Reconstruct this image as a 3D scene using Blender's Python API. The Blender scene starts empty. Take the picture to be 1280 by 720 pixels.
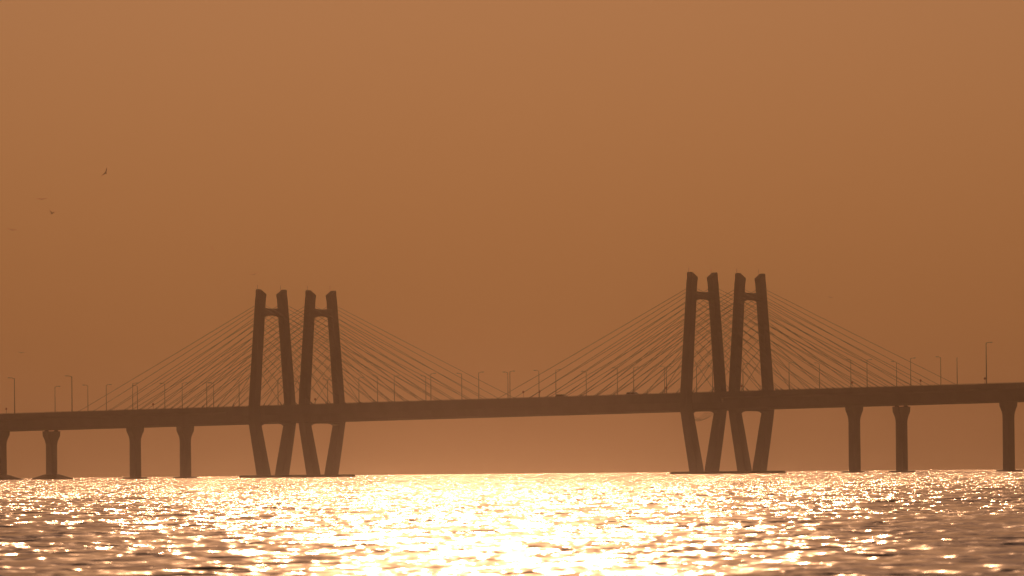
import bpy, math, random
import numpy as np
from mathutils import Vector, Matrix

random.seed(7)
rng = np.random.default_rng(11)
sc = bpy.context.scene
col = sc.collection
R_EARTH = 6.371e6
EYE = 2.0

# ------------------------------------------------------------------ materials
def new_mat(name):
    m = bpy.data.materials.new(name); m.use_nodes = True
    nt = m.node_tree
    return m, nt, nt.nodes['Principled BSDF']

def concrete(name, base, dark, scale=0.35, rough=0.85, streak=True):
    m, nt, b = new_mat(name)
    tc = nt.nodes.new('ShaderNodeTexCoord')
    mp = nt.nodes.new('ShaderNodeMapping'); mp.inputs['Scale'].default_value = (1, 1, 0.25 if streak else 1)
    nt.links.new(tc.outputs['Object'], mp.inputs['Vector'])
    n = nt.nodes.new('ShaderNodeTexNoise'); n.inputs['Scale'].default_value = scale; n.inputs['Detail'].default_value = 8
    n.inputs['Roughness'].default_value = 0.65
    nt.links.new(mp.outputs['Vector'], n.inputs['Vector'])
    r = nt.nodes.new('ShaderNodeValToRGB')
    r.color_ramp.elements[0].position = 0.35; r.color_ramp.elements[0].color = (*dark, 1)
    r.color_ramp.elements[1].position = 0.62; r.color_ramp.elements[1].color = (*base, 1)
    nt.links.new(n.outputs['Fac'], r.inputs['Fac'])
    nt.links.new(r.outputs['Color'], b.inputs['Base Color'])
    n2 = nt.nodes.new('ShaderNodeTexNoise'); n2.inputs['Scale'].default_value = 4; n2.inputs['Detail'].default_value = 6
    nt.links.new(tc.outputs['Object'], n2.inputs['Vector'])
    bp = nt.nodes.new('ShaderNodeBump'); bp.inputs['Strength'].default_value = 0.3; bp.inputs['Distance'].default_value = 0.02
    nt.links.new(n2.outputs['Fac'], bp.inputs['Height']); nt.links.new(bp.outputs['Normal'], b.inputs['Normal'])
    b.inputs['Roughness'].default_value = rough
    return m

def plain(name, c, rough=0.5, metal=0.0, var=0.15, scale=3.0):
    m, nt, b = new_mat(name)
    tc = nt.nodes.new('ShaderNodeTexCoord')
    n = nt.nodes.new('ShaderNodeTexNoise'); n.inputs['Scale'].default_value = scale; n.inputs['Detail'].default_value = 4
    nt.links.new(tc.outputs['Object'], n.inputs['Vector'])
    r = nt.nodes.new('ShaderNodeValToRGB')
    r.color_ramp.elements[0].color = tuple(x*(1-var) for x in c) + (1,)
    r.color_ramp.elements[1].color = tuple(min(1, x*(1+var)) for x in c) + (1,)
    nt.links.new(n.outputs['Fac'], r.inputs['Fac']); nt.links.new(r.outputs['Color'], b.inputs['Base Color'])
    b.inputs['Roughness'].default_value = rough; b.inputs['Metallic'].default_value = metal
    return m

M_CONC = concrete('pylon_concrete', (0.21, 0.195, 0.175), (0.165, 0.15, 0.135))
M_DECK = concrete('deck_concrete', (0.20, 0.185, 0.165), (0.155, 0.145, 0.13), scale=0.25)
M_PIER = concrete('pier_concrete', (0.20, 0.185, 0.165), (0.14, 0.13, 0.115))
M_BASE = concrete('wet_concrete', (0.09, 0.085, 0.07), (0.04, 0.04, 0.035), scale=0.6, rough=0.9, streak=False)
M_ROAD = concrete('asphalt', (0.06, 0.06, 0.058), (0.04, 0.04, 0.04), scale=1.0, streak=False)
M_PAINT = plain('road_paint', (0.75, 0.75, 0.72), 0.6)
M_CABLE = plain('cable_sheath', (0.16, 0.15, 0.14), 0.45)
M_STEEL = plain('galvanised_steel', (0.14, 0.135, 0.13), 0.6, 0.3)
M_LAMPH = plain('lamp_housing', (0.20, 0.20, 0.20), 0.5, 0.3)
M_LENS = plain('lamp_lens', (0.55, 0.53, 0.48), 0.25)
M_SIGN = plain('sign_plate', (0.45, 0.06, 0.05), 0.4)
M_ROPE = plain('net_rope', (0.18, 0.16, 0.12), 0.9)
M_RUB = plain('rubber', (0.03, 0.03, 0.03), 0.8)
M_CAR1 = plain('silver_paint', (0.42, 0.42, 0.43), 0.3, 0.5)
M_CAR2 = plain('dark_paint', (0.05, 0.05, 0.07), 0.3, 0.2)
M_GLASS = plain('car_glass', (0.02, 0.02, 0.02), 0.08)
M_BIRD = plain('brown_plumage', (0.09, 0.065, 0.045), 0.85, scale=12)

# ------------------------------------------------------------------ mesh helpers
class MB:
    def __init__(s): s.v = []; s.f = []
    def add(s, vs, fs):
        o = len(s.v); s.v += [tuple(v) for v in vs]; s.f += [tuple(i+o for i in f) for f in fs]
    def box(s, c, d, rz=0):
        cx, cy, cz = c; dx, dy, dz = d[0]/2, d[1]/2, d[2]/2
        vs = []
        for z in (-dz, dz):
            for x, y in ((-dx, -dy), (dx, -dy), (dx, dy), (-dx, dy)):
                vs.append((cx+x*math.cos(rz)-y*math.sin(rz), cy+x*math.sin(rz)+y*math.cos(rz), cz+z))
        s.add(vs, [(3, 2, 1, 0), (4, 5, 6, 7), (0, 1, 5, 4), (1, 2, 6, 5), (2, 3, 7, 6), (3, 0, 4, 7)])
    def loft(s, rings, caps=True):
        n = len(rings[0]); vs = [p for r in rings for p in r]; fs = []
        for i in range(len(rings)-1):
            for j in range(n):
                k = (j+1) % n
                fs.append((i*n+j, i*n+k, (i+1)*n+k, (i+1)*n+j))
        if caps:
            fs.append(tuple(range(n-1, -1, -1))); fs.append(tuple((len(rings)-1)*n+j for j in range(n)))
        s.add(vs, fs)
    def tube(s, pts, r, n=6):
        pts = [Vector(p) for p in pts]; rings = []
        for i, p in enumerate(pts):
            d = (pts[min(i+1, len(pts)-1)] - pts[max(i-1, 0)]).normalized()
            a = d.orthogonal().normalized() if abs(d.z) > 0.95 else d.cross(Vector((0, 0, 1))).normalized()
            b = d.cross(a)
            rr = r[i] if isinstance(r, (list, tuple)) else r
            rings.append([p + a*rr*math.cos(t*2*math.pi/n) + b*rr*math.sin(t*2*math.pi/n) for t in range(n)])
        s.loft(rings)
    def build(s, name, mat, parent=None, smooth=False):
        me = bpy.data.meshes.new(name); me.from_pydata(s.v, [], s.f); me.materials.append(mat)
        if smooth: me.polygons.foreach_set('use_smooth', [True]*len(me.polygons))
        me.update()
        o = bpy.data.objects.new(name, me); col.objects.link(o)
        if parent: o.parent = parent
        return o

def empty(name, loc, rz=0, label=None, cat=None, group=None):
    o = bpy.data.objects.new(name, None); col.objects.link(o); o.empty_display_size = 0.5
    o.location = loc; o.rotation_euler = (0, 0, rz); tag(o, label, cat, group)
    return o

def tag(o, label=None, cat=None, group=None, kind=None):
    if label: o['label'] = label
    if cat: o['category'] = cat
    if group: o['group'] = group
    if kind: o['kind'] = kind
    return o

def copy_tree(o, parent=None):
    c = o.copy(); col.objects.link(c); c.parent = parent
    for ch in list(o.children): copy_tree(ch, c)
    return c

def crect(cx, cy, z, a, b, ch=0.25, zf=None):
    """chamfered rectangle ring: a along local y (across the road), b along local x"""
    pts = []
    for x, y in ((-b/2+ch, -a/2), (b/2-ch, -a/2), (b/2, -a/2+ch), (b/2, a/2-ch),
                 (b/2-ch, a/2), (-b/2+ch, a/2), (-b/2, a/2-ch), (-b/2, -a/2+ch)):
        pts.append((cx+x, cy+y, z + (zf(y) if zf else 0)))
    return pts

# ------------------------------------------------------------------ where the bridges stand
TH = math.radians(35)
DIST = 2500.0
WATER = -DIST**2/(2*R_EARTH)          # the sea curves down by half a metre out there
P0 = Vector((-8.2, DIST, 0))
GAP = 24.25                            # centre to centre of the two carriageways
def ztop(s): return 21.3 + 0.0132*s    # top of the parapet
def world(s, off, z):
    return Vector((P0.x + s*math.cos(TH) + off*math.sin(TH), P0.y - s*math.sin(TH) + off*math.cos(TH), z))

HW = 7.45
S0, S1 = -520, 520

def sweep(mb, prof, s0, s1, n=1, dz=0.0):
    rings = []
    for i in range(n+1):
        s = s0 + (s1-s0)*i/n
        rings.append([(s, y, ztop(s)+z+dz) for y, z in prof])
    mb.loft(rings)

def build_bridge(name, off, label, gaps):
    root = empty(name, world(0, off, 0), -TH, label, 'bridge', 'parallel cable-stayed sea bridges')
    # girder: concrete box in 3 m deep section with thin wings
    g = MB()
    prof = [(-7.6, -1.15), (-7.6, -1.65), (-5.4, -2.2), (-4.3, -4.9), (4.3, -4.9), (5.4, -2.2), (7.6, -1.65), (7.6, -1.15)]
    sweep(g, prof, S0, S1, 40)
    # deck edge beam is deeper through the stayed length, fins at each segment joint
    g.build('girder', M_DECK, root)
    for sd in (-1, 1):
        e = MB(); sweep(e, [(sd*7.62, -2.9), (sd*7.62, -1.2), (sd*7.2, -1.2), (sd*6.6, -2.9)][::sd], -86, 86, 20)
        e.build('edge_beam', M_DECK, root)
    r = MB(); sweep(r, [(-7.15, -1.146), (-7.15, -1.07), (7.15, -1.07), (7.15, -1.146)], S0, S1, 40)
    r.build('road_surface', M_ROAD, root)
    lm = MB()
    for y in (-2.35, 2.35):
        s = -300
        while s < 300:
            zz = ztop(s+1.5)-1.066
            lm.add([(s, y-0.08, ztop(s)-1.066), (s+3, y-0.08, ztop(s+3)-1.066), (s+3, y+0.08, ztop(s+3)-1.066), (s, y+0.08, ztop(s)-1.066)], [(0, 1, 2, 3)])
            s += 9
    for y in (-6.3, 6.3):
        lm.add([(S0, y-0.08, ztop(S0)-1.066), (S1, y-0.08, ztop(S1)-1.066), (S1, y+0.08, ztop(S1)-1.066), (S0, y+0.08, ztop(S0)-1.066)], [(0, 1, 2, 3)])
    lm.build('lane_marking', M_PAINT, root)
    for sd in (-1, 1):
        p = MB()
        y0, y1 = sorted((sd*7.17, sd*7.62))
        sweep(p, [(y0, -1.148), (y0+(0.0 if sd < 0 else .12), -0.18), (y1-(.12 if sd < 0 else 0.0), -0.18), (y1, -1.148)][::-1], S0, S1, 40)
        par = p.build('parapet', M_DECK, root)
        h = MB()
        h.tube([(s, sd*7.42, ztop(s)-0.04) for s in (S0, 0, S1)], 0.05, 6)
        s = -300
        while s < 300:
            h.box((s, sd*7.42, ztop(s)-0.12), (0.08, 0.08, 0.14)); s += 2
        h.build('handrail', M_STEEL, par)
    # piers
    for s in (-475, -425, -375, -325, -275, -225, -175, -125, 125, 175, 225, 275, 325, 375, 425, 475):
        gap = s in gaps
        top = ztop(s) - 4.9 - (0.34 if gap else -0.02)
        p = MB()
        rings = []
        for z, a, b in ((WATER-3, 3.1, 2.25), (top-4.6, 3.0, 2.2), (top-3.8, 3.15, 2.2), (top-3.0, 3.7, 2.22), (top-2.2, 4.7, 2.26),
                        (top-1.6, 5.6, 2.3), (top-1.3, 5.9, 2.3), (top, 6.1, 2.35)):
            rings.append(crect(s, 0, z, a, b, 0.22))
        p.loft(rings)
        pier = p.build('pier', M_PIER, root)
        for y in (-2.3, 2.3):
            if not gap: break
            bm_ = MB()
            bm_.loft([crect(s, y, top-0.05, 1.1, 1.0, .1), crect(s, y, top+0.2, 1.1, 1.0, .1), crect(s, y, top+0.2, .75, .75, .08), crect(s, y, top+0.36, .75, .75, .08)])
            bm_.build('bearing', M_RUB, pier)
        c = MB()
        if s in (-175,):
            n = 28; rings = []
            for z, k in ((WATER-1.2, 1.25), (WATER+0.1, 1.0), (WATER+0.5, 0.8), (WATER+0.9, 0.58), (WATER+1.3, 0.40), (WATER+1.45, 0.3)):
                rr = random.Random(s+off)
                rings.append([(s+6.6*k*math.cos(t*2*math.pi/n)*(1+rr.uniform(-.05, .05)), 6.4*k*math.sin(t*2*math.pi/n)*(1+rr.uniform(-.05, .05)), z+rr.uniform(-.05, .05)) for t in range(n)])
            c.loft(rings); c.build('pile_cap', M_BASE, pier, True)
        else:
            c.loft([crect(s, 0, WATER-2, 6.4, 5.2, 0.5), crect(s, 0, WATER+0.2, 6.4, 5.2, 0.5), crect(s, 0, WATER+0.38, 5.9, 4.7, 0.5)])
            c.build('pile_cap', M_BASE, pier)
    # pylons
    for s in (-75, 75):
        zd = ztop(s); zt = zd + 33.6
        hb = 4.35 if s < 0 else 3.75
        hd, ht = 8.75, 5.0
        def legy(z):
            if z < zd-4.2:
                k = (z-(WATER+0.6))/(zd-4.2-(WATER+0.6)); return hb + (hd-hb)*k
            if z < zd-1: return hd
            return hd + (ht-hd)*(z-(zd-1))/(zt-(zd-1))
        for sd in (-1, 1):
            L = MB(); rings = []
            for z, a, b in ((WATER-1, 3.4, 3.0), (WATER+3, 3.35, 2.9), (zd-10, 3.2, 2.7), (zd-4.2, 3.0, 2.5), (zd-1, 2.9, 2.35),
                            (zd+8, 3.0, 2.2), (zd+18, 3.0, 2.05), (zd+28, 3.0, 1.95), (zd+30.6, 3.0, 1.95)):
                rings.append(crect(s, sd*legy(z), z, a, b, 0.2))
            for zz, fr in ((zd+32.0, 0.25), (zt-0.35, 0.9), (zt, 1.15)):
                rings.append(crect(s, sd*legy(zt), zz, 3.0 if zz < zt-0.1 else 2.75, 1.95 if zz < zt-0.1 else 1.7, 0.2,
                                   (lambda y, fr=fr: -1.3*fr*((0.5 - sd*y/3.0))**1.25)))
            L.loft(rings)
            leg = L.build('pylon_leg', M_CONC, root)
            rod = MB(); rod.tube([(s-0.8, sd*(legy(zt)+0.6), zt-0.4), (s-0.8, sd*(legy(zt)+0.6), zt+1.3)], 0.05, 6)
            rod.build('lightning_rod', M_STEEL, leg)
        # upper cross beam with haunched ends
        zc = zd + 27.0; y1 = legy(zc) - 1.2
        ys = [-1, -.85, -.7, -.45, 0, .45, .7, .85, 1]
        up = [1.3, 1.15, 1.05, 1.0, 0.97, 1.0, 1.05, 1.15, 1.3]
        dn = [-1.5, -1.25, -1.1, -1.0, -0.97, -1.0, -1.1, -1.25, -1.5]
        cb = MB(); rings = []
        for y, u, d in zip(ys, up, dn):
            rings.append([(s-0.95, y*y1, zc+d), (s+0.95, y*y1, zc+d), (s+0.95, y*y1, zc+u), (s-0.95, y*y1, zc+u)])
        cb.loft(rings); cb.build('cross_beam', M_CONC, root)
        # lower cross beam with arched soffit, just under the girder
        zc = zd - 4.905; y1 = hd - 1.1
        lc = MB(); rings = []
        for i in range(17):
            y = -1 + i/8; d = -0.35 - 1.4*abs(y)**7
            rings.append([(s-1.2, y*y1, zc+d), (s+1.2, y*y1, zc+d), (s+1.2, y*y1, zc), (s-1.2, y*y1, zc)])
        lc.loft(rings); lc.build('lower_cross_beam', M_CONC, root)
        pc = MB()
        pc.loft([crect(s, 0, WATER-2.5, 19.5, 12.5, 2.0), crect(s, 0, WATER+0.45, 19.5, 12.5, 2.0), crect(s, 0, WATER+0.68, 18.9, 11.9, 2.0)])
        pc.build('pile_cap', M_BASE, root)
        # stay cables: two planes, eleven a side
        for sd in (-1, 1):
            for dr in (-1, 1):
                for k in range(11):
                    f = k/10
                    reach = 9.5 + (66.8-9.5)*f
                    hz = 10.0 + (29.2-10.0)*(0.45*f + 0.55*f*(2-f))
                    a = Vector((s+dr*1.15, sd*(legy(zd+hz)), zd+hz))
                    se = s+dr*reach
                    b = Vector((se, sd*7.4, ztop(se)-0.9))
                    pts = []
                    sag = 0.0015*(b-a).length
                    for i in range(9):
                        t = i/8; p = a.lerp(b, t); p.z -= sag*4*t*(1-t); pts.append(p)
                    c = MB(); c.tube(pts, 0.062, 6)
                    d = (a-b).normalized()
                    c.tube([b, b+d*2.2], 0.14, 8)
                    c.build('stay_cable', M_CABLE, root, True)
    return root

near = build_bridge('cable_stayed_bridge', 0, 'nearer of the two parallel cable-stayed bridges, its H-shaped pylon standing left in each pair', ())
far = build_bridge('cable_stayed_bridge', GAP, 'farther of the two parallel cable-stayed bridges, its H-shaped pylon standing right in each pair', (-175, 125))

# ------------------------------------------------------------------ lamp posts on the decks
def make_lamp(h, arm, th, label):
    """post on the parapet, arm pointing along local +y when arm=1, -y when -1"""
    t = empty('street_lamp', (0, 0, 0), 0, label, 'street lamp', 'lamp posts along the bridge decks')
    p = MB(); H = h + 1.0
    p.box((0, 0, 0.1), (0.4, 0.4, 0.2)); p.tube([(0, 0, 0), (0, 0, H*0.5), (0, 0, H)], [th*1.35, th*1.1, th*0.8], 8)
    p.build('pole', M_STEEL, t, True)
    if arm:
        L = 2.4 if h > 9 else 1.7
        a = MB(); a.tube([(0, 0, H-0.15), (0, arm*L*0.5, H+0.12), (0, arm*L, H+0.18)], th*0.6, 6)
        a.build('arm', M_STEEL, t, True)
        hd = MB()
        hd.loft([[(x, arm*(L-0.25)+0, z+H+0.14) for x, z in ((-.10, -.05), (.10, -.05), (.08, .06), (-.08, .06))],
                 [(x, arm*(L+0.25), z+H+0.16) for x, z in ((-.19, -.08), (.19, -.08), (.15, .09), (-.15, .09))],
                 [(x, arm*(L+0.75), z+H+0.19) for x, z in ((-.14, -.06), (.14, -.06), (.10, .05), (-.10, .05))]])
        head = hd.build('lamp_head', M_LAMPH, t)
        ln = MB(); ln.box((0, arm*(L+0.3), H+0.055), (0.26, 0.55, 0.05)); ln.build('lens', M_LENS, head)
    else:
        c = MB(); c.tube([(0, 0, H), (0, 0, H+0.15)], [th*1.4, th*1.0], 8); c.build('pole_cap', M_LAMPH, t)
    return t

LAMPS = [(-194.7, -1, 11.0), (-148.8, 1, 7.2), (-172.9, -1, 11.0), (-166.9, -1, 8.1), (-129.8, 1, 7.2), (-120.1, 1, 7.4), (-148.3, -1, 7.5), (-138.1, -1, 7.9),
 (-102.0, 1, 7.0), (-93.1, 1, 6.9), (-120.0, -1, 7.5), (-110.6, -1, 8.2), (-67.4, 1, 7.4), (-88.6, -1, 7.1), (-78.3, -1, 7.6), (-38.6, 1, 6.9),
 (-60.3, -1, 8.2), (-26.1, 1, 7.0), (-43.0, -1, 7.6), (-13.3, 1, 7.4), (-30.2, -1, 8.0), (3.4, 1, 7.3), (-13.9, -1, 7.9), (14.2, 1, 7.3), (-3.0, -1, 8.1),
 (30.0, 1, 7.3), (13.5, -1, 7.4), (24.3, -1, 8.1), (56.5, 1, 7.3), (40.6, -1, 8.1), (67.6, 1, 7.2), (77.7, 1, 7.1), (57.0, -1, 7.9), (93.2, 1, 7.2),
 (108.5, 1, 7.2), (93.1, -1, 7.6), (103.6, -1, 8.3), (134.1, 1, 7.3), (118.8, -1, 7.3), (148.3, 1, 7.3), (133.4, -1, 8.2), (163.3, 0, 7.0), (172.7, 1, 10.9)]
def img_x(s, d):
    q = world(s, -7.42 if d >= 0 else GAP+7.42, 0); return q.x/q.y*10990+642
lamps = sorted(((img_x(s, d), s, d, h) for s, d, h in LAMPS))
ORD = ['first', 'second', 'third', 'fourth', 'fifth', 'sixth', 'seventh', 'eighth', 'ninth', 'tenth', 'eleventh', 'twelfth', 'thirteenth']
def segment(x):
    if x < 312: return 'left of all the pylons'
    if x < 440: return 'amid the left pylon legs'
    if x < 845: return 'between the two pylon pairs'
    if x < 970: return 'amid the right pylon legs'
    return 'right of all the pylons'
count = {}
protos = {}
for x, s, d, h in lamps:
    tall = h > 10
    key = (segment(x), d, tall); count[key] = count.get(key, 0) + 1
    side = {1: 'right', -1: 'left'}.get(d)
    if d == 0: lab = 'plain lamp post with no arm, just left of the tallest post at right'
    elif tall and x > 1000: lab = 'tallest lamp post at the far right, its arm pointing right'
    elif tall: lab = ('tall dark lamp post at the left end of the deck, arm pointing left' if count[key] == 1 else
                      'tall lamp post with left arm above the leftmost visible whole pier, right of its twin')
    else: lab = f'short lamp post, arm pointing {side}, {ORD[count[key]-1]} such from left {segment(x)}'
    pk = (d, round(h, 1))
    if pk in protos:
        t = copy_tree(protos[pk]); t['label'] = lab
    else:
        t = protos[pk] = make_lamp(h, d, 0.125 if tall else 0.085, lab)
    y = -7.42 if d >= 0 else GAP+7.42
    t.location = world(s, y, ztop(s)-1.0 + 0.02)
    t.location.z = ztop(s) - 0.9
    t.rotation_euler = (0, 0, -TH)

# ------------------------------------------------------------------ round signs on short posts
def make_sign(label):
    t = empty('road_sign', (0, 0, 0), -TH, label, 'sign', 'small round signs on the parapet')
    p = MB(); p.tube([(0, 0, 0), (0, 0, 2.2)], 0.05, 6); p.build('post', M_STEEL, t)
    d = MB()
    for y0, r_ in ((-0.05, 0.36),):
        n = 20
        d.loft([[(r_*k*math.cos(a*2*math.pi/n), y, 2.45+r_*k*math.sin(a*2*math.pi/n)) for a in range(n)] for y, k in ((-0.10, .93), (-0.07, 1), (-0.05, 1))])
    d.build('sign_disc', M_SIGN, t)
    return t
SIGNS = [(-172.2, 0, 'small round sign on the deck near the left edge of the picture'),
         (-117.8, 0, 'small round sign on the deck under the left cables, left of all pylons'),
         (-59.3, 0, 'small round sign seen between the legs of the second pylon from left'),
         (13.6, 0, 'left one of two round signs just right of mid span'),
         (19.2, 0, 'right one of two round signs just right of mid span'),
         (62.3, 0, 'small round sign close left of the right pylon pair'),
         (87.5, 0, 'small round sign seen between the legs of the rightmost pylon'),
         (124.0, 0, 'small round sign on the deck straight above the pier right of the right pylons'),
         (146.3, 0, 'small round sign on the deck below the outermost right cable'),
         (167.0, 0, 'small round sign at the foot of the tallest lamp post')]
for i, (s, o, lab) in enumerate(SIGNS):
    t = make_sign(lab) if i == 0 else copy_tree(bpy.data.objects['road_sign'])
    t['label'] = lab
    s += 5.2
    t.location = world(s, -7.40, ztop(s)-1.0 + (-0.2 if i not in (3, 4, 5) else 0)); t.location.z += 0.02

# ------------------------------------------------------------------ vehicles crossing the near deck
def make_car(s, y, mat, label, L=4.5, H=1.62):
    t = empty('car', world(s, y, ztop(s)-1.062), -TH, label, 'car', 'cars crossing the bridge')
    b = MB(); W = 1.75
    prof = [(-L/2, .35), (-L/2, .85), (-L/2+.15, .95), (L/2-1.1, .98), (L/2-.15, .82), (L/2, .6), (L/2, .35)]
    b.loft([[(x, yy*k, z) for x, z in prof] for yy, k in ((-W/2, .93), (-W/2+.02, 1), (W/2-.02, 1), (W/2, .93))])
    b.build('body', mat, t)
    c = MB()
    prof = [(-L/2+.15, .965), (-L/2+.55, H), (L/2-2.0, H), (L/2-1.15, .985)]
    c.loft([[(x*(1 if z < 1.2 else 1), yy*(0.86 if z > 1.2 else 1), z) for x, z in prof] for yy in (-W/2+.06, W/2-.06)])
    cab = c.build('cabin', mat, t)
    g = MB()
    for sd in (-1, 1):
        vs = []
        for x, z in ((-L/2+.45, 1.05), (-L/2+.68, H-.1), (L/2-2.05, H-.1), (L/2-1.4, 1.05)):
            f = (z-.965)/(H-.965); yy = (W/2-.06)*(1-.14*f)+.012
            vs.append((x, sd*yy, z))
        g.add(vs, [(0, 1, 2, 3)] if sd > 0 else [(3, 2, 1, 0)])
    g.build('window', M_GLASS, cab)
    for wx in (-L/2+.8, L/2-.85):
        for sd in (-1, 1):
            w = MB(); n = 18; yy = sd*(W/2-.1)
            w.loft([[(wx+.32*k*math.cos(a*2*math.pi/n), yy+dy, .32+.32*k*math.sin(a*2*math.pi/n)) for a in range(n)] for dy, k in ((-.1, .9), (-.07, 1), (.07, 1), (.1, .9))])
            w.build('wheel', M_RUB, t, True)
    for sd in (-1, 1):
        hl = MB(); hl.box((L/2-.02, sd*.62, .66), (.08, .3, .14)); hl.build('headlight', M_LENS, t)
    return t
make_car(29.8, -3.8, M_CAR2, 'left one of two cars showing over the parapet right of mid span', 4.6, 1.62)
make_car(54.1, -3.8, M_CAR1, 'right one of two cars showing over the parapet, nearer the right pylons', 4.9, 1.66)

# ------------------------------------------------------------------ safety net slung under the deck at the right pylon
net = empty('safety_net', world(75, 0, 0), -TH, 'rope net sagging below the deck between the legs of the third pylon', 'net')
zb = ztop(75)-5.6
ropes = []
for j, x in enumerate((-1.6, -0.8, 0, 0.8, 1.6)):
    ropes.append([(x-1.8, -6.9+13.4*t, zb - (2.6-0.25*abs(j-2))*4*t*(1-t) + 0.3*t) for t in [i/16 for i in range(17)]])
m = MB()
for r_ in ropes: m.tube(r_, 0.035, 5)
m.build('rope', M_ROPE, net)
m = MB()
for i in range(1, 16): m.tube([r_[i] for r_ in ropes], 0.02, 4)
m.build('mesh_strand', M_ROPE, net)

# ------------------------------------------------------------------ birds (kites gliding over the bay)
def make_bird(loc, yaw, roll, span, flap, label):
    b = MB()
    n = 10; rings = []
    for x, r_ in ((-.50, .012), (-.36, .035), (-.2, .06), (0, .085), (.2, .075), (.3, .045), (.38, .05), (.44, .035), (.50, .012)):
        rings.append([(x*span*.42, r_*span*.55*math.cos(a*2*math.pi/n), r_*span*.5*math.sin(a*2*math.pi/n)) for a in range(n)])
    b.loft(rings)
    for sd in (-1, 1):
        rings = []
        for f, lead, trail in ((0, .10, -.12), (.25, .15, -.12), (.5, .17, -.10), (.75, .08, -.12), (.93, -.03, -.13), (1.0, -.09, -.12)):
            y = sd*f*span/2; z = flap*span*(f*0.9 - .45*f*f)
            th = .03*span*(1-.6*f)
            ring = [(lead*span*.8, y, z), ((lead*.5+trail*.5)*span*.8, y, z+th), (trail*span*.8, y, z), ((lead*.5+trail*.5)*span*.8, y, z-th*.6)]
            rings.append(ring)
        b.loft(rings)
    b.loft([[(-.18*span, y, z) for y, z in ((-.02*span, -.01*span), (.02*span, -.01*span), (.02*span, .01*span), (-.02*span, .01*span))],
            [(-.36*span, y, z) for y, z in ((-.07*span, -.006*span), (.07*span, -.006*span), (.07*span, .006*span), (-.07*span, .006*span))]])
    o = b.build('bird', M_BIRD)
    rm = o.modifiers.new('join', 'REMESH'); rm.mode = 'VOXEL'; rm.voxel_size = 0.010*span; rm.use_smooth_shade = True
    o.location = loc; o.rotation_euler = (roll, 0.1, yaw)
    return tag(o, label, 'bird', 'birds gliding over the bay')
def bird_at(u, v, d):   # u, v in milliradians right of / above the eye level
    return (u*d/1000, d, EYE + v*d/1000)
make_bird(bird_at(-46.1, 33.8, 1600), 1.2, -0.95, 1.9, .45, 'dark bird banking steeply, highest of those at the upper left')
make_bird(bird_at(-53.4, 30.9, 1750), -1.5, 0.02, 2.3, .14, 'bird gliding with level outstretched wings at the left, below the highest one')
make_bird(bird_at(-52.3, 29.25, 1600), 1.1, 0.25, 1.55, .75, 'small dark bird with raised wings just below the level gliding one')
make_bird(bird_at(-56.8, 27.4, 1750), -1.3, -0.12, 2.0, .28, 'bird nearest the left edge, wings spread, alone in the haze')
make_bird(bird_at(-34.1, 25.1, 2100), 1.6, 1.2, 1.5, .3, 'faint bird tilted upright, above and left of the left pylons')
make_bird(bird_at(-29.3, 22.1, 2000), 1.6, -0.25, 1.7, .4, 'faint bird gliding directly above the leftmost pylon top')
make_bird(bird_at(8.6, 36.4, 1900), 1.6, 0.2, 1.1, .4, 'tiny lone bird high in the middle of the sky')
make_bird(bird_at(36.2, 18.9, 1700), 1.5, 0.1, 1.2, .3, 'tiny bird in the sky to the right of the right pylons')
make_bird(bird_at(-55.9, 13.45, 2100), 1.6, 0.1, 1.7, .2, 'faint bird low over the deck at the far left')

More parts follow.
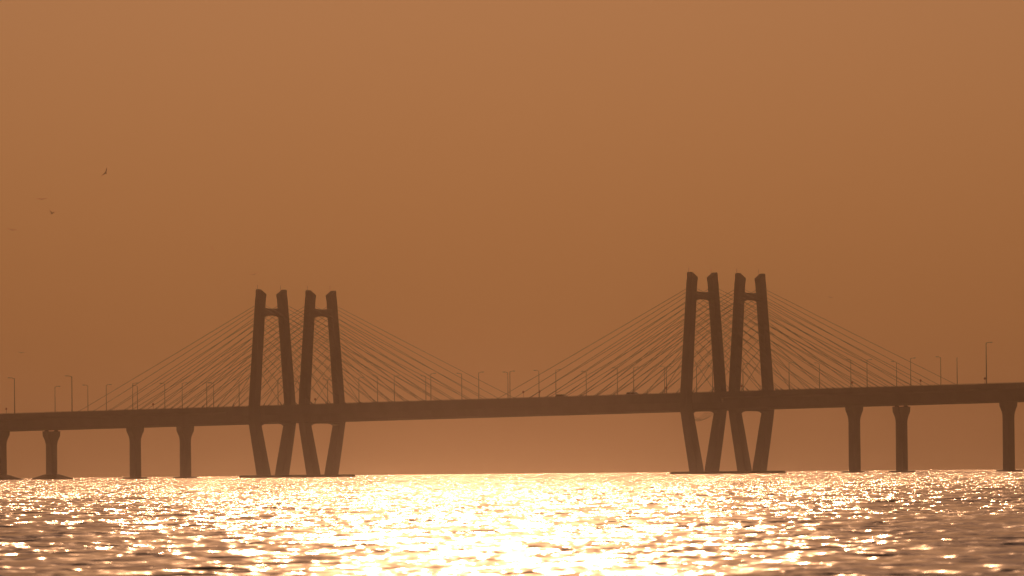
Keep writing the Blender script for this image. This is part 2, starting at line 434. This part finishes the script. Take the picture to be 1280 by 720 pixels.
# ------------------------------------------------------------------ the sea
def make_sea():
    # rows: distances from the viewpoint's shore; columns: bearings; finer where the water is close to the bridge axis
    r = [135.0]
    while r[-1] < 2200: r.append(r[-1]*(1+0.00055) )
    while r[-1] < 9000: r.append(r[-1]*(1+0.004))
    r = np.array(r)
    fine = np.arange(-0.075, 0.0751, 0.00045)
    lo = [-0.075]
    st = 0.0008
    while lo[-1] > -math.pi+0.06: st = min(st*1.12, 0.05); lo.append(lo[-1]-st)
    lo = np.array(lo[1:])[::-1]
    ang = np.concatenate([lo, fine, -lo[::-1]])
    A, Rr = np.meshgrid(ang, r)
    X = (Rr*np.sin(A)); Y = (Rr*np.cos(A))
    dth = np.gradient(ang)[None, :]*Rr
    drr = np.gradient(r)[:, None]*np.ones_like(A)
    cell = np.maximum(dth, drr)
    Z = np.zeros_like(X); DX = np.zeros_like(X); DY = np.zeros_like(X)
    N = 110
    lam = 0.28*(12/0.28)**((np.arange(N)+rng.random(N))/N)
    sub = slice(None)
    for L in lam:
        th = math.radians(250) + rng.normal(0, 0.75)          # chop running towards the shore at a slant
        k = 2*math.pi/L
        slope = SLOPE * (1.0 if L < 1.3 else (1.3/L)**0.6)
        a = slope/k
        ph = rng.random()*6.283
        w = np.clip((L/cell-2.6)/2.0, 0, 1)
        rows = np.where(w.max(axis=1) > 0)[0]
        cols = np.where(w.max(axis=0) > 0)[0]
        if len(rows) == 0: continue
        rs = slice(rows[0], rows[-1]+1); cs = slice(cols[0], cols[-1]+1)
        arg = k*(X[rs, cs]*math.cos(th)+Y[rs, cs]*math.sin(th)) + ph
        ww = w[rs, cs]*a
        Z[rs, cs] += ww*np.sin(arg)
        q = 0.75
        c_ = ww*q*np.cos(arg)
        DX[rs, cs] += c_*math.cos(th); DY[rs, cs] += c_*math.sin(th)
    X = X+DX; Y = Y+DY
    Z = Z - (X*X+Y*Y)/(2*R_EARTH)
    nr, nc = X.shape
    co = np.stack([X, Y, Z], axis=-1).reshape(-1, 3)
    i = np.arange(nr-1)[:, None]*nc; j = np.arange(nc-1)[None, :]
    a = (i+j).ravel()
    q = np.stack([a, a+1, a+1+nc, a+nc], axis=1)     # counter-clockwise seen from above?
    # inner disc under and behind the viewpoint
    base = len(co)
    inner_r = [0.0, 20, 45, 70, 90]
    ring_pts = []
    co2 = [(0, 0, 0)]
    faces = []
    for rr in inner_r[1:]:
        for aa in ang: co2.append((rr*math.sin(aa), rr*math.cos(aa), 0))
    co = np.concatenate([co, np.array(co2, dtype=float)])
    def idx(ri, c): return base+1+(ri)*nc+c
    for c in range(nc-1):
        faces.append((base, base, idx(0, c+1), idx(0, c)))
        for ri in range(3): faces.append((idx(ri, c), idx(ri, c+1), idx(ri+1, c+1), idx(ri+1, c)))
        faces.append((idx(3, c), idx(3, c+1), c+1, c))
    fq = np.array([f for f in faces if f[0] != f[1]], dtype=np.int64)
    q = np.concatenate([q, fq])
    me = bpy.data.meshes.new('sea')
    me.vertices.add(len(co)); me.vertices.foreach_set('co', co.astype(np.float32).ravel())
    me.loops.add(q.size); me.loops.foreach_set('vertex_index', q[:, ::-1].astype(np.int32).ravel())
    me.polygons.add(len(q)); me.polygons.foreach_set('loop_start', np.arange(0, q.size, 4, dtype=np.int32))
    me.polygons.foreach_set('use_smooth', np.ones(len(q), dtype=bool))
    me.update(calc_edges=True)
    print('sea verts', len(co))
    o = bpy.data.objects.new('sea', me); col.objects.link(o)
    tag(o, 'choppy open sea glittering gold under the low sun', kind='structure')
    m, nt, b = new_mat('sea_water')
    b.inputs['Base Color'].default_value = (0.15, 0.12, 0.08, 1)
    b.inputs['Roughness'].default_value = ROUGH
    b.inputs['IOR'].default_value = 1.333
    tc = nt.nodes.new('ShaderNodeTexCoord')
    geo = nt.nodes.new('ShaderNodeNewGeometry')
    last = geo.outputs['Normal']
    # wind: gusty patches, and a stronger breeze out on the open water than in the lee of the shore
    wmp = nt.nodes.new('ShaderNodeMapping'); wmp.inputs['Scale'].default_value = (0.05, 0.012, 1)
    nt.links.new(tc.outputs['Object'], wmp.inputs['Vector'])
    wn = nt.nodes.new('ShaderNodeTexNoise'); wn.inputs['Scale'].default_value = 1.0; wn.inputs['Detail'].default_value = 3
    nt.links.new(wmp.outputs['Vector'], wn.inputs['Vector'])
    gust = nt.nodes.new('ShaderNodeMapRange'); gust.inputs['From Min'].default_value = 0.3; gust.inputs['From Max'].default_value = 0.7
    gust.inputs['To Min'].default_value = 0.65; gust.inputs['To Max'].default_value = 1.3
    nt.links.new(wn.outputs['Fac'], gust.inputs['Value'])
    sx = nt.nodes.new('ShaderNodeSeparateXYZ'); nt.links.new(tc.outputs['Object'], sx.inputs[0])
    off = nt.nodes.new('ShaderNodeMapRange'); off.inputs['From Min'].default_value = 170; off.inputs['From Max'].default_value = 1300
    off.inputs['To Min'].default_value = 0.68; off.inputs['To Max'].default_value = 2.6
    nt.links.new(sx.outputs['Y'], off.inputs['Value'])
    wind = nt.nodes.new('ShaderNodeMath'); wind.operation = 'MULTIPLY'
    nt.links.new(gust.outputs[0], wind.inputs[0]); nt.links.new(off.outputs[0], wind.inputs[1])
    # ripples: each layer tilts the facets by its own slopes (metres-scale patterns fixed on the water)
    for scl, amp, det in RIPPLES:
        mp = nt.nodes.new('ShaderNodeMapping'); mp.inputs['Rotation'].default_value = (0, 0, random.uniform(-.5, .5)); mp.inputs['Scale'].default_value = (0.75, 1.0, 1)
        nt.links.new(tc.outputs['Object'], mp.inputs['Vector'])
        n = nt.nodes.new('ShaderNodeTexNoise'); n.inputs['Scale'].default_value = scl; n.inputs['Detail'].default_value = det; n.inputs['Roughness'].default_value = 0.55
        nt.links.new(mp.outputs['Vector'], n.inputs['Vector'])
        su = nt.nodes.new('ShaderNodeVectorMath'); su.operation = 'SUBTRACT'; su.inputs[1].default_value = (0.5, 0.5, 0.5)
        nt.links.new(n.outputs['Color'], su.inputs[0])
        mu = nt.nodes.new('ShaderNodeVectorMath'); mu.operation = 'MULTIPLY'; mu.inputs[1].default_value = (amp, amp, 0)
        nt.links.new(su.outputs[0], mu.inputs[0])
        m2 = nt.nodes.new('ShaderNodeVectorMath'); m2.operation = 'SCALE'
        nt.links.new(mu.outputs[0], m2.inputs[0]); nt.links.new(wind.outputs[0], m2.inputs['Scale']); mu = m2
        ad = nt.nodes.new('ShaderNodeVectorMath'); ad.operation = 'ADD'
        nt.links.new(last, ad.inputs[0]); nt.links.new(mu.outputs[0], ad.inputs[1]); last = ad.outputs[0]
    no = nt.nodes.new('ShaderNodeVectorMath'); no.operation = 'NORMALIZE'
    nt.links.new(last, no.inputs[0]); nt.links.new(no.outputs[0], b.inputs['Normal'])
    me.materials.append(m)
    return o
SLOPE = 0.0135
ROUGH = 0.13
RIPPLES = [(2.5, 0.82, 2.0), (0.7, 0.5, 1.0), (0.2, 0.35, 1.0)]
make_sea()

# ------------------------------------------------------------------ haze
HAZE_DENS = 0.00016
bm = MB(); bm.box((0, 0, 35.0-7.5), (19000, 19000, 90+15.0-15))
hz = bm.build('haze', bpy.data.materials.new('haze_air')); tag(hz, 'smoky brown evening haze over the bay', kind='stuff')
hm = hz.data.materials[0]; hm.use_nodes = True
nt = hm.node_tree; nt.nodes.clear()
out = nt.nodes.new('ShaderNodeOutputMaterial'); pv = nt.nodes.new('ShaderNodeVolumePrincipled')
pv.inputs['Color'].default_value = (0.85, 0.76, 0.70, 1)
pv.inputs['Density'].default_value = HAZE_DENS
pv.inputs['Anisotropy'].default_value = 0.988
nt.links.new(pv.outputs['Volume'], out.inputs['Volume'])

# ------------------------------------------------------------------ sun and sky
SUN_EL, SUN_AZ = math.radians(15.0), math.radians(-0.35)
sd = Vector((math.sin(SUN_AZ)*math.cos(SUN_EL), math.cos(SUN_AZ)*math.cos(SUN_EL), math.sin(SUN_EL)))
sl = bpy.data.lights.new('sun', 'SUN'); sl.energy = 2.5; sl.angle = math.radians(0.53); sl.color = (1.0, 0.50, 0.24)
so = bpy.data.objects.new('sun', sl); col.objects.link(so); so.rotation_euler = (-sd).to_track_quat('-Z', 'Y').to_euler()
w = bpy.data.worlds.new('World'); sc.world = w; w.use_nodes = True
nt = w.node_tree; bg = nt.nodes['Background']
sky = nt.nodes.new('ShaderNodeTexSky'); sky.sky_type = 'NISHITA'; sky.sun_disc = False
sky.sun_elevation = SUN_EL; sky.sun_rotation = SUN_AZ
sky.air_density = 1.3; sky.dust_density = 2.5; sky.ozone_density = 0.5
tint = nt.nodes.new('ShaderNodeMix'); tint.data_type = 'RGBA'; tint.blend_type = 'MULTIPLY'; tint.inputs[0].default_value = 1.0
tint.inputs[7].default_value = (0.44, 0.312, 0.36, 1)
nt.links.new(sky.outputs['Color'], tint.inputs[6]); nt.links.new(tint.outputs[2], bg.inputs['Color'])
bg.inputs['Strength'].default_value = 0.05

# ------------------------------------------------------------------ camera
cam = bpy.data.cameras.new('camera'); co_ = bpy.data.objects.new('camera', cam); col.objects.link(co_)
cam.sensor_width = 36; cam.lens = 10990/1280*36
cam.clip_start = 1.0; cam.clip_end = 40000
pitch = math.atan(223.3/10990)
base = Matrix.Rotation(math.radians(90)+pitch, 4, 'X')
roll = Matrix.Rotation(math.radians(-0.515), 4, 'Z')
mat = Matrix.Translation((0, 0, EYE)) @ base @ roll
co_.matrix_world = mat
cam.dof.use_dof = True; cam.dof.focus_distance = 2300; cam.dof.aperture_fstop = 5.6
sc.camera = co_

sc.view_settings.view_transform = 'Standard'; sc.view_settings.look = 'None'
sc.view_settings.gamma = 1; sc.view_settings.exposure = -1.95
sc.cycles.volume_bounces = 3
